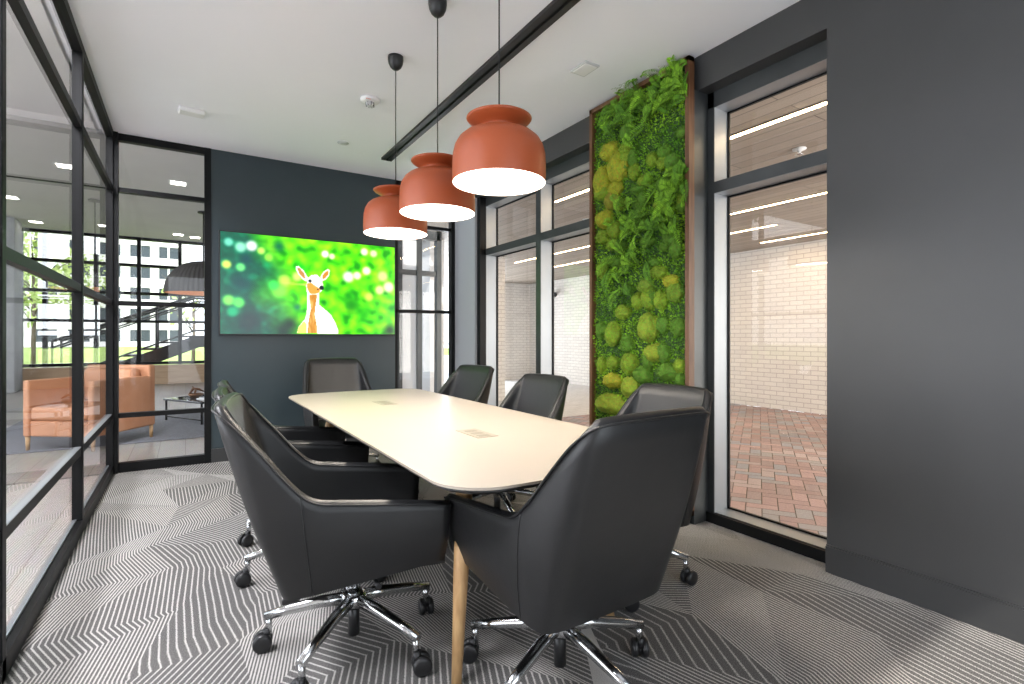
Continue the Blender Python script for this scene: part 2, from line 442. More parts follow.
# silver mullion cover beside the moss panel
struct(MB().box(XR-.03, XW, 2.085, 2.16, 0, HD).build('trim_3', M_alu))

# ---------------------------------------------------------------- passage outside
PX0, PX1 = XW+.16, 8.05
def herringbone():
    m = MB(); W, Ln, g = .1, .2, .0035
    ca, sa = math.cos(math.radians(32)), math.sin(math.radians(32))
    rnd = random.Random(3)
    pal = [(.33, .235, .235), (.30, .22, .22), (.37, .265, .265), (.28, .27, .285), (.27, .28, .32), (.29, .23, .235), (.36, .30, .31)]
    def put(x, y, w, h):
        cx, cy = x+w/2, y+h/2
        X = 5.4+ca*cx-sa*cy; Y = 3.0+sa*cx+ca*cy
        if not (PX0-.02 < X < PX1+.02 and -2.2 < Y < 6.6): return
        q = noise.noise(Vector((X*.9, Y*.9, 0)))
        c = rnd.choice(pal); k = 1+.25*q
        c = tuple(v*k for v in c)
        pts = [(x+g, y+g), (x+w-g, y+g), (x+w-g, y+h-g), (x+g, y+h-g)]
        m.add([(5.4+ca*a-sa*b, 3.0+sa*a+ca*b, .0) for a, b in pts], [(0, 1, 2, 3)], False, c)
    for i in range(-70, 70):
        for j in range(-24, 24):
            x = i*W+j*2*Ln*1.0; y = i*W
            put(x, y, Ln, W)
            put(x+Ln, y-W+W*0, W, Ln) if True else None
    return m
hb = herringbone(); struct(hb.build('paving_brick', M_paver, None, False))
struct(MB().box(PX0, PX1, -2.4, 5.9, -.10, -.003).build('paving_bed', mat('paver_joint', (.13, .11, .10), .9)))
struct(MB().box(PX0-.6, 16, 5.9, 30, -.10, .004).build('paving_glare', M_pave_glare))  # far paving made paler, overexposed brightness put into its colour
wb = MB().box(0, .3, -8, 12, 0, 3.2, Matrix.Translation((PX1, 0, 0)))
struct(wb.build('wall_passage', M_brickY))
struct(MB().box(6.9, PX1+.3, 11.8, 12.1, 0, 3.2).build('wall_passage_end', M_brickX))
struct(MB().box(PX0-.01, PX1+.3, -8, 12.1, 2.62, 2.9).build('ceiling_passage', M_soffit))
struct(MB().box(4.68, 4.92, 8.0, 8.3, 0, 2.62).build('pier_passage', M_brickX))
struct(MB().box(3.62, 3.78, 8.7, 9.0, 0, 2.62).build('pier_window', M_brickX))
struct(MB().box(3.06, 3.29, 7.1, 7.4, 0, 2.62).build('column_passage', M_conc_white))
# storefront frame outside, seen through the narrow back window
sf = MB()
for x in (2.38, 2.66, 2.95): sf.box(x, x+.07, 6.6, 6.7, 0, 2.62)
sf.box(2.35, 3.0, 6.6, 6.7, 2.5, 2.62); sf.box(2.35, 3.0, 6.62, 6.68, 2.0, 2.07)
struct(sf.build('storefront_frame', M_alu))
struct(MB().box(2.45, 2.66, 6.63, 6.65, 0, 2.5).build('storefront_panel', M_conc_white))
LEDS = [(3.36, 4.45, -3, 'LED strip nearest the side window in the wooden soffit'), (5.45, 8.5, -3, 'long LED strip along the middle of the wooden soffit'),
        (6.46, 9.0, 3.79, 'LED strip of the wooden soffit that ends short of the brick wall'), (7.50, 4.67, -3, 'LED strip of the wooden soffit closest to the white brick wall')]
for x, ya, yb, lab in LEDS:
    t = thing('linear_light', 'warm '+lab, 'light', (x, (ya+yb)/2, 2.62), 0, 'LED strips in the passage soffit')
    ln = abs(ya-yb)/2
    MB().box(-.03, .03, -ln, ln, -.006, 0).build('housing', M_black, t)
    MB().box(-.018, .018, -ln+.01, ln-.01, -.010, -.005).build('diffuser', M_led, t)
    la = area('led_glow', (x, (max(ya, 0)+max(yb, 0))/2, 2.605), (0, 0, 0), .03, abs(max(ya, 0)-max(yb, 0)), 16, (1, .70, .40))
def sprinkler(x, y, z, lab):
    t = thing('sprinkler', lab, 'sprinkler', (x, y, z), 0, 'sprinkler heads outside')
    MB().lathe([(0, 0), (.05, 0), (.048, -.008), (.02, -.012), (.012, -.03), (0, -.03)], 20).build('escutcheon', M_greyplas, t)
    MB().lathe([(0, -.045), (.03, -.045), (.03, -.049), (0, -.049)], 20).tube([(.012, 0, -.02), (.018, 0, -.035), (.004, 0, -.048)], .003, 6).tube([(-.012, 0, -.02), (-.018, 0, -.035), (-.004, 0, -.048)], .003, 6).build('deflector', M_chrome, t)
sprinkler(4.02, 2.18, 2.62, 'small chrome sprinkler head under the wooden soffit by the near window')
sprinkler(4.2, 4.9, 2.62, 'small chrome sprinkler head under the soffit beyond the far window')
# security camera on the far wall
t = thing('security_camera', 'small black bullet security camera on a bracket beyond the far window', 'camera', (7.95, 10.6, 2.25), 0)
MB().lathe([(0, 0), (.06, 0), (.06, .09), (0, .09)], 16, Matrix.Rotation(PI/2, 4, 'Y')).build('bracket', M_black, t)
MB().tube([(-.02, 0, 0), (-.14, -.02, .02)], .02, 8).tube([(-.32, -.16, -.02), (-.08, .04, .05)], .055, 12).build('body', M_black, t)

# ---------------------------------------------------------------- lounge beyond the glass
LY = 15.9
struct(MB().box(-10, XL-.075, -2, YB, -.1, -.001).box(-10, 2.0, YB+.06, LY+.3, -.1, -.001).build('floor_lounge', M_planks))
struct(MB().box(-10, XL-.12, -2, YB+.1, 3.65, 3.8).box(-10, 2.05, YB+.1, LY+.3, 3.65, 3.8).build('ceiling_lounge', M_lceil))
struct(MB().box(-10, 2.0, 7.65, 8.05, 3.53, 3.65).build('beam_lounge', M_lceil))
struct(MB().box(XL-.12, XL-.10, YF, YB, H-.0, 3.65).box(XL-.12, XA, YB+.07, YB+.1, H, 3.65).box(XA, 2.0, YB+.1, YB+.16, 0, 3.65).build('wall_lounge_bulkhead', M_lceil))
struct(MB().box(1.93, 2.03, YB+.16, LY, 0, 3.65).build('wall_lounge_right', M_concrete))
struct(MB().box(-10, XL-.1, -2.1, -2, 0, 3.65).build('wall_lounge_front', M_lceil))
# curtain wall of the lounge
cw = MB()
def at(px, Y):                                  # direction of a picture column on the plane Y
    rr = (px-512)/515; return Y*(.5354+.8446*rr)/(.8446-.5354*rr)
xs = [-9.9, -8.4, -6.9]+[-5.55, -4.45, -3.05, -1.62, -.9, .55, 1.9]
xs = [-9.9, -8.3, -6.7, at(-30, LY), at(20, LY), at(45, LY), at(96, LY), at(139, LY), at(180, LY), 1.85]
for x in xs: cw.box(x-.04, x+.04, LY-.06, LY+.10, 0, 3.65)
for z in (.50, 1.55, 2.25, 2.95, 3.62): cw.box(-10, 1.95, LY-.05, LY+.09, z-.035, z+.035)
o = struct(cw.build('window_5', M_black))
struct(MB().box(-10, 1.95, LY+.02, LY+.03, .5, 3.6).build('pane', M_glass, o))
struct(MB().box(-10, 1.93, LY-.55, LY-.1, 0, .46).build('trim_4', M_slatewood))
c = MB().box(at(3, 15)-.1, at(20, 15), 14.6, 15.2, 0, 3.65, bev=.02); struct(c.build('column_lounge', M_concrete))
# linear ceiling slot
t = thing('slot_diffuser', 'thin black and white linear air slot across the lounge ceiling', 'vent', (-3.8, 10.9, 3.65))
MB().box(-5.5, 5.2, -.04, .04, -.008, 0).build('frame', M_black, t)
MB().box(-5.5, 5.2, .045, .065, -.008, 0).build('trim', M_plaster, t)
# downlights
DL = [(-1.47, 9.81, 'through the middle left pane'), (-2.64, 12.52, 'at the left edge above the column'), (-2.73, 14.9, 'nearest the window wall on the left'),
      (-1.54, 14.6, 'nearest the window wall by the corner post'), (-.10, 9.92, 'in the upper back pane'), (-.15, 14.9, 'nearest the window wall in the back pane'), (.2, 15.1, 'beside the ribbed dome pendant')]
for x, y, lab in DL:
    t = thing('recessed_downlight', 'small bright recessed lounge downlight '+lab, 'downlight', (x, y, 3.65), 0, 'lounge downlights')
    MB().box(-.13, .13, -.13, .13, -.006, 0).build('trim_ring', M_plaster, t)
    MB().box(-.10, .10, -.10, .10, -.010, -.005).build('lens', M_down, t)
# ribbed dome pendant
t = thing('dome_pendant', 'large grey ribbed dome pendant lamp hanging in the lounge', 'lamp', (.30, 11.96, 2.02))
NR = 96; prof = [(.665, 0), (.66, .10), (.635, .22), (.58, .34), (.49, .46), (.36, .56), (.20, .62), (.05, .645), (.0, .645)]
m = MB(); vs = []; fs = []
for i, (r, z) in enumerate(prof):
    for k in range(NR*2):
        a = 2*PI*k/(NR*2); q = r*(1-(.018 if k % 4 < 2 else 0))
        vs.append((q*math.cos(a), q*math.sin(a), z))
n2 = NR*2
for i in range(len(prof)-1):
    for k in range(n2): fs.append((i*n2+k, i*n2+(k+1) % n2, (i+1)*n2+(k+1) % n2, (i+1)*n2+k))
m.add(vs, fs).build('shade', M_rib, t)
MB().lathe([(.645, .004), (.64, .10), (.60, .22), (.50, .38), (.3, .52), (0, .58)], 48).build('shade_lining', mat('warm_lining', (.8, .5, .3), .7), t)
MB().lathe([(0, .2), (.06, .22), (.09, .28), (.06, .34), (0, .36)], 20).build('bulb', mat('warm_bulb', (1, 1, 1), .5, emit=(1, .6, .3), es=12), t)
MB().tube([(0, 0, .64), (0, 0, 1.60)], .012, 8).build('cord', M_black, t)
MB().lathe([(0, 1.60), (.10, 1.60), (.10, 1.63), (0, 1.63)], 24).build('canopy', M_black, t)

# armchair in tan leather
def armchair():
    t = thing('armchair', 'boxy tan leather lounge armchair with wooden legs behind the glass', 'armchair', (-.777, 6.57, .012), 0)
    # local axes: u along width (from near corner), v along depth toward the back
    U = Vector((-.8, .6, 0)); Vv = Vector((.6, .8, 0))
    M = Matrix(((U.x, Vv.x, 0, 0), (U.y, Vv.y, 0, 0), (0, 0, 1, 0), (0, 0, 0, 1)))
    W, D = .77, .81
    def tap(x0, x1, y0, y1, z0, z1, b): return MB().box(x0, x1, y0, y1, z0, z1, M, b)
    tap(0, .07, 0, D-.04, .14, .71, .02).build('armrest', M_tan, t)
    tap(W-.07, W, 0, D-.04, .14, .71, .02).build('armrest', M_tan, t)
    tap(0, W, D-.09, D, .14, .83, .02).build('backrest', M_tan, t)
    tap(.07, W-.07, .01, D-.09, .14, .30, .02).build('seat_base', M_tan, t)
    tap(.075, W-.075, .0, D-.12, .30, .44, .04).build('seat_cushion', M_tan, t)
    tap(.09, W-.09, D-.24, D-.09, .44, .80, .05).build('back_cushion', M_tan, t)
    for x, y in ((.03, .03), (W-.03, .03), (.03, D-.03), (W-.03, D-.03)):
        p = M @ Vector((x, y, 0))
        MB().tube([(p.x, p.y, 0), (p.x, p.y, .145)], [.016, .022], 10).build('leg', M_oak, t)
armchair()
# low coffee table with things on it
t = thing('coffee_table', 'low black coffee table with a glossy top in the lounge', 'coffee table', (.18, 7.88, .012), math.radians(30))
MB().box(-.03, .62, -.03, .84, .272, .30, None, .008).build('tabletop', mat('glossy_black', (.02, .022, .025), .06), t)
for x, y in ((0, 0), (.59, 0), (0, .81), (.59, .81)): MB().tube([(x, y, 0), (x, y, .275)], .014, 10).build('leg', M_black, t)
MB().box(-.008, .008, 0, .81, .045, .06).box(.582, .598, 0, .81, .045, .06).build('stretcher', M_black, t)
TM = Matrix.Translation((.18, 7.88, .012)) @ Matrix.Rotation(math.radians(30), 4, 'Z')
for k, (a, cc, lab) in enumerate([(.1, (.75, .75, .73), 'white magazine lying lowest on the black coffee table'), (-.25, (.25, .28, .32), 'blue grey magazine lying on the white one on the coffee table')]):
    p = TM @ Vector((.24, .20, .30+k*.012))
    t = thing('magazine', lab, 'magazine', p, .5+a)
    MB().box(-.10, .10, -.14, .14, 0, .0115).build('pages', M_plaster, t)
    MB().box(-.102, .102, -.142, .142, .0105, .012).build('cover', mat('cover_%s' % 'ab'[k], cc, .3), t)
p = TM @ Vector((.22, .50, .30))
t = thing('decor_bowl', 'small bronze bowl holding twisted wood on the coffee table', 'bowl', p)
MB().lathe([(0, 0), (.05, 0), (.09, .04), (.10, .06), (.094, .06), (.045, .012), (0, .01)], 24).build('bowl', mat('bronze', (.2, .1, .05), .35, .6), t)
MB().tube([(-.08, 0, .05), (-.03, .02, .13), (.04, -.02, .12), (.10, .02, .08)], [.012, .02, .016, .008], 8).tube([(-.02, -.05, .04), (0, -.02, .12), (-.04, .03, .16)], [.01, .015, .006], 8).build('driftwood', M_walnut, t)
rug = tag(MB().box(-1.9, 1.1, 6.95, 9.6, 0, .012, None, .003).build('rug', M_rug), 'grey blue rug under the armchair and coffee table', 'rug')

# stair outside the lounge windows
def stair():
    t = thing('outdoor_stair', 'black steel stair with railings rising right outside the lounge windows', 'stair', (0, 17.0, 0))
    xa, za, xb, zb, xc = -3.4, -.30, .22, 1.20, 4.5
    s = (zb-za)/(xb-xa)
    for y in (-.55, .55):
        poly = [(xa, za-.0), (xb, zb), (xc, zb), (xc, zb-.32), (xb+.1, zb-.32), (xa+.9, za)]
        M = Matrix.Translation((0, y+.03, 0)) @ Matrix.Rotation(PI/2, 4, 'X')
        MB().prism(poly, 0, .06, M).build('stringer', M_stairblk, t)
    st = MB(); n = 9
    for k in range(n):
        x = xa+(xb-xa)*(k+.5)/n; z = za+(zb-za)*(k+1)/n
        st.box(x-.18, x+.22, -.5, .5, z-.05, z)
    st.box(xb, xc, -.5, .5, zb-.06, zb)
    st.build('tread', M_stairblk, t)
    def ln(x): return za+s*(x-xa) if x < xb else zb
    for y in (-.55, .55):
        r = MB()
        for off, rad in ((1.08, .035), (.92, .022), (.14, .022)):
            x0 = -2.75
            r.tube([(x0, y, ln(x0)+off), (xb, y, zb+off), (xc, y, zb+off)], rad, 8)
        r.build('handrail', M_stairblk, t)
        for x in (-2.72, -1.6, -.65, -.1, .8, 2.2):
            MB().tube([(x, y, ln(x)-.1), (x, y, ln(x)+1.08)], .025, 8).build('post', M_stairblk, t)
stair()

# lawn, building, trees
struct(MB().box(-90, 30, LY+.35, 98, -.5, -.32).build('ground', M_grass))
struct(MB().box(-90, 60, 98, 160, -.5, -.30).build('ground_far', M_concrete))
def building():
    t = thing('office_building', 'white office block with rows of paired dark windows across the lawn', 'building', (0, 100, -.3))
    xr = -.4; bay = 3.74; fl = 3.34; nb = 12; nf = 8; wins = []
    wall = MB()
    wall.box(xr-bay*nb, xr, .35, 14, 0, fl*nf+1.2)
    for k in range(nb+1):
        x = xr-bay*k; wall.box(x-.62, x+.55, 0, .4, 0, fl*nf+1.2)
    for j in range(nf+1):
        z = j*fl; wall.box(xr-bay*nb, xr, .06, .4, z-.75, z+.75)
    wall.build('wall', M_facade, t)
    for k in range(nb):
        for j in range(nf):
            x0 = xr-bay*(k+1)+.55; x1 = xr-bay*k-.62
            g = MB().box(x0, x1, .30, .36, j*fl+.75, (j+1)*fl-.75).build('window', M_dglass, t)
            MB().box((x0+x1)/2-.14, (x0+x1)/2+.14, .10, .36, j*fl+.75, (j+1)*fl-.75).build('mullion', M_facade, g)
building()
def tree(x, y, h, r, lab, dens=500):
    t = thing('tree', lab, 'tree', (x, y, -.32), 0, 'young trees on the lawn')
    rnd = random.Random(int(x*10))
    tr = MB().tube([(0, 0, 0), (.05, 0, h*.4), (0, .05, h*.8)], [.10, .07, .03], 8)
    for k in range(12):
        a = rnd.uniform(0, 6.28); z = h*rnd.uniform(.3, .8)
        tr.tube([(0, 0, z), (r*.5*math.cos(a), r*.5*math.sin(a), z+r*.5), (r*.9*math.cos(a), r*.9*math.sin(a), z+r*.8)], [.035, .02, .008], 5)
    tr.build('trunk', M_bark, t)
    m = MB()
    for k in range(dens):
        v = Vector((rnd.gauss(0, 1), rnd.gauss(0, 1), rnd.gauss(0, 1))).normalized()*(rnd.random()**.4)
        c = Vector((v.x*r, v.y*r, h*.68+v.z*h*.36)); s = rnd.uniform(.10, .22)
        a = Vector((rnd.uniform(-1, 1), rnd.uniform(-1, 1), rnd.uniform(-1, 1))).normalized(); b = a.orthogonal().normalized()
        m.add([c-a*s, c+b*s*.6, c+a*s, c-b*s*.6], [(0, 1, 2, 3)])
    m.build('foliage', M_leaf, t, False)
for x, y, h, r, lab, dn in [(-8.2, 38, 7.5, 2.6, 'yellow green tree at the far left of the lawn', 900), (-5.6, 30, 6.2, 1.9, 'loose yellow green tree left of the stair foot', 420),
                    (-7.6, 55, 9, 2.4, 'taller tree close to the office building', 600), (.35, 33, 5.2, 1.6, 'thin bare looking tree right of the office building', 60)]:
    tree(x, y, h, r, lab, dn)
# ---------------------------------------------------------------- television with its picture
def television():
    YT = YB-.05
    x0, x1 = .0497*YT, .3545*YT
    z1 = 1.16+106.0/515*(YT/1.1474); z0 = 1.16+3.2/515*(YT/1.1474)
    t = thing('television', 'large flat television on the dark wall showing a young deer', 'television', ((x0+x1)/2, YB, (z0+z1)/2))
    w, h = (x1-x0)/2, (z1-z0)/2
    MB().box(-w-.012, w+.012, -.05, -.012, -h-.012, h+.012, None, .004).build('housing', M_rubber, t)
    MB().box(-.25, .25, -.012, 0, -.2, .2).build('wall_bracket', M_black, t)
    # picture as vertex colours on a fine grid
    nx, nz = 300, 170
    def g(u, v, cx, cy, r, p=2.0): return math.exp(-(((u-cx)**2*3.1+(v-cy)**2)/(r*r))**(p/2))
    blobs = [(.155, .92-.04, .050, (1, 1, 1)), (.10, .86, .05, (.55, .95, .75)), (.205, .84, .035, (.75, 1, .35)), (.04, .90, .04, (.4, .85, .7)),
             (.245, .78, .04, (.55, .95, .25)), (.03, .68, .04, (.9, 1, .35)), (.10, .66, .04, (.4, .95, .45)), (.04, .33, .05, (.5, 1, .35)), (.09, .31, .05, (.35, .95, .35)), (.06, .22, .05, (0, .65, .4)),
             (.56, .86, .038, (1, 1, 1)), (.60, .84, .032, (.95, 1, .75)), (.70, .63, .058, (1, 1, .95)), (.755, .65, .042, (1, 1, .85)), (.815, .71, .045, (1, 1, .85)),
             (.80, .92, .04, (1, 1, .85)), (.86, .91, .04, (.9, 1, .7)), (.92, .66, .06, (.85, 1, .5)), (.96, .54, .06, (1, 1, .8)), (.90, .50, .05, (.9, 1, .6)), (.83, .42, .05, (.8, 1, .3)),
             (.33, .55, .06, (.75, 1, .3)), (.40, .60, .05, (.8, 1, .4)), (.30, .44, .07, (.45, .95, .25)), (.27, .5, .05, (.2, .9, .3))]
    darks = [(.30, .90, .06, (.0, .30, .25)), (.10, .50, .12, (.06, .22, .24)), (.14, .12, .17, (.09, .14, .17)), (.36, .10, .08, (.02, .10, .11)), (.32, .03, .10, (.03, .12, .13)), (.13, .75, .06, (.03, .22, .25)),
             (.40, .28, .04, (0, .35, .30)), (.46, .12, .06, (.0, .30, .22)), (.97, .04, .08, (0, .09, .09)), (.72, .32, .09, (.0, .42, .05)), (.70, .42, .05, (0, .5, .05)), (.80, .22, .07, (.05, .62, .02)), (.98, .3, .05, (0, .45, .1)), (.47, .84, .05, (.25, .8, .0)), (.42, .70, .06, (0, .7, .1))]
    cx0 = .492
    def inpoly(px, py, P):
        r = False; j = len(P)-1
        for i in range(len(P)):
            if (P[i][1] > py) != (P[j][1] > py) and px < (P[j][0]-P[i][0])*(py-P[i][1])/(P[j][1]-P[i][1])+P[i][0]: r = not r
            j = i
        return r
    def Z(a, b): return (a, b)
    # outline in the screen's own u,v, measured off the zoomed screen: u=(x-220)/175, v=1-(y-top)/height
    def q(x, y):
        px = 280+x/8.05; py = 255+y/8.05
        u = (px-220.2)/174.6; d = u
        # perspective correction across the width
        k = 1.187; uu = u/(u+k*(1-u)) if False else u*1.0/(k-(k-1)*u)
        top = 231.2+(248.2-231.2)*u; bot = 333.6+.6*u
        return (uu, (bot-py)/(bot-top))
    body = [q(*p) for p in [(135, 630), (150, 575), (200, 515), (215, 470), (220, 330), (210, 250), (225, 185), (255, 162), (300, 160), (330, 190), (345, 230), (352, 265), (335, 292), (318, 305), (315, 400), (360, 435), (410, 480), (445, 540), (468, 600), (468, 632)]]
    ear1 = [q(*p) for p in [(125, 92), (150, 90), (190, 125), (215, 165), (232, 195), (215, 215), (185, 200), (150, 160), (128, 120)]]
    ear2 = [q(*p) for p in [(325, 175), (350, 135), (385, 112), (402, 125), (398, 165), (370, 200), (340, 215)]]
    ear1i = [q(*p) for p in [(138, 105), (160, 108), (195, 150), (205, 190), (185, 185), (155, 150)]]
    ear2i = [q(*p) for p in [(345, 165), (368, 138), (390, 128), (388, 160), (362, 188), (345, 195)]]
    stripe = [q(*p) for p in [(235, 320), (300, 320), (285, 420), (280, 480), (295, 560), (300, 632), (220, 632), (232, 520), (250, 430), (240, 370)]]
    face = [q(*p) for p in [(215, 230), (250, 225), (285, 250), (325, 275), (320, 300), (285, 315), (240, 310), (222, 275)]]
    belly = [q(*p) for p in [(137, 632), (150, 580), (195, 530), (215, 560), (215, 632)]]
    eyes = [(q(242, 210), .016), (q(336, 265), .024), (q(305, 278), .008)]
    cols = []; V = []; F = []
    for j in range(nz+1):
        v = j/nz
        for i in range(nx+1):
            u = i/nx
            V.append((-w+2*w*u, -.0515, -h+2*h*v))
            n1 = noise.noise(Vector((u*7, v*4, 1.3)))*.5+.5; n2 = noise.noise(Vector((u*19+v*3, v*11-u*5, 5.1)))*.5+.5; n3 = noise.noise(Vector((u*32, v*24, 9)))*.5+.5
            L0 = Vector((.01, .30, .22)); R0 = Vector((.26, .86, .01))
            s = min(1, max(0, (u-.16)/.22+.9*(n1-.5)+(v-.5)*.5))
            c = L0.lerp(R0, s)
            c = c.lerp(Vector((.62, .98, .06)), max(0, min(1, (n2-.45)*3))*.8*s)
            c = c.lerp(Vector((.0, .46, .02)), max(0, min(1, (.44-n2)*4.5))*.85*s)
            c = c.lerp(Vector((.02, .55, .33)), max(0, min(1, (n2-.5)*3))*.8*(1-s))
            c = c*(.85+.3*n3)
            for bx, by, br, bc in darks: c = c.lerp(Vector(bc), .85*g(u, v, bx, by, br, 2))
            for bx, by, br, bc in blobs: c = c.lerp(Vector(bc), .95*g(u, v, bx, by, br*1.05, 4))
            if .30 < u < .49 and abs(v-(.525-.02*(u-.3))) < .012: c = c.lerp(Vector((.85, 1, .45)), .7*(u-.30)/.19)
            if inpoly(u, v, body):
                c = Vector((1, 1, .93))
                if inpoly(u, v, belly): c = Vector((.95, .80, .35))
                if inpoly(u, v, face): c = Vector((.88, .55, .18))
                if inpoly(u, v, stripe):
                    kk = abs(noise.noise(Vector((u*60, v*8, 2)))); c = Vector((.70, .42, .10)).lerp(Vector((.95, .75, .4)), kk*1.3)
            if inpoly(u, v, ear1): c = Vector((1, .97, .9))
            if inpoly(u, v, ear1i): c = Vector((.70, .45, .22))
            if inpoly(u, v, ear2): c = Vector((.98, .9, .8))
            if inpoly(u, v, ear2i): c = Vector((.75, .45, .12))
            for (ex, ey), er in eyes:
                dd = math.hypot((u-ex)*1.78, v-ey)
                if dd < er: c = Vector((.05, .06, .13))
            cols += [c.x, c.y, c.z, 1]
    for j in range(nz):
        for i in range(nx):
            a = j*(nx+1)+i; F.append((a, a+1, a+nx+2, a+nx+1))
    me = bpy.data.meshes.new('screen'); me.from_pydata(V, [], F)
    at_ = me.color_attributes.new('picture', 'FLOAT_COLOR', 'POINT'); at_.data.foreach_set('color', cols)
    m = bpy.data.materials.new('screen_picture'); m.use_nodes = True
    a = N(m, 'ShaderNodeVertexColor'); a.layer_name = 'picture'
    gm = N(m, 'ShaderNodeGamma'); gm.inputs[1].default_value = 1.9
    b = bsdf(m); b.inputs['Base Color'].default_value = (.01, .01, .01, 1); b.inputs['Roughness'].default_value = .25
    L(m, a.outputs[0], gm.inputs[0]); L(m, gm.outputs[0], b.inputs['Emission Color']); b.inputs['Emission Strength'].default_value = 1.1
    me.materials.append(m)
    o = bpy.data.objects.new('screen', me); COL.objects.link(o); o.parent = t
television()

# ---------------------------------------------------------------- conference table
def table():
    t = thing('conference_table', 'long cream topped conference table with rounded corners and oak legs', 'table', (1.113, 2.665, 0))
    hw, hl, r, bow = .497, 1.405, .16, .02
    def outline(ins=0):
        pts = []
        for (sx, sy, a0) in ((1, 1, 0), (-1, 1, 90), (-1, -1, 180), (1, -1, 270)):
            for k in range(13):
                a = math.radians(a0+90*k/12)
                x = sx*(hw-r)+(r-ins)*math.cos(a); y = sy*(hl-r)+(r-ins)*math.sin(a)
                y += sy*bow*(1-(x/hw)**2)
                pts.append((x, y))
            if a0 in (0, 180):
                for k in range(1, 8):
                    x = sx*(hw-r)*(1-k/4); y = sy*(hl-ins)+sy*bow*(1-(x/hw)**2); pts.append((x, y))
        return pts
    MB().prism(outline(0), .727, .735).build('tabletop', M_top, t)
    m = MB(); A = outline(.001); B = outline(.035); n = len(A)
    vs = [(x, y, .727) for x, y in A]+[(x, y, .722) for x, y in A]+[(x, y, .706) for x, y in B]
    fs = [(k, (k+1) % n, n+(k+1) % n, n+k) for k in range(n)]+[(n+k, n+(k+1) % n, 2*n+(k+1) % n, 2*n+k) for k in range(n)]+[tuple(range(2*n, 3*n))]
    m.add(vs, fs).build('tabletop_edge', M_edge, t)
    MB().box(-.04, .04, -1.1, 1.1, .655, .706).box(-.30, .30, -1.02, -.95, .66, .706).box(-.30, .30, .95, 1.02, .66, .706).build('frame', M_black, t)
    for sx in (-1, 1):
        for sy in (-1, 1):
            top = Vector((sx*.25, sy*.985, .70)); bot = Vector((sx*.35, sy*1.115, 0))
            lg = MB().tube([top, top.lerp(bot, .5), bot], [.032, .027, .017], 16).build('leg', M_oak, t)
            MB().lathe([(0, .70), (.045, .70), (.045, .706), (0, .706)], 20, Matrix.Translation((top.x, top.y, 0))).build('leg_plate', M_black, lg)
    for yc in (-.66, .58):                     # lidded power outlets flush in the top
        ft = MB().box(-.078, .022, yc-.105, yc+.105, .7352, .7366, None).build('power_box', mat('outlet_lid', (.28, .25, .19), .4), t)
        s = MB()
        for k in range(3): s.box(-.055, .0, yc-.085+k*.06, yc-.045+k*.06, .7366, .7372)
        s.build('socket', mat('socket_grey', (.21, .19, .15), .5), ft)
    MB().tube([(0, 0, .655), (0, 0, .40)], .03, 12).build('cable_duct', M_black, t)
table()

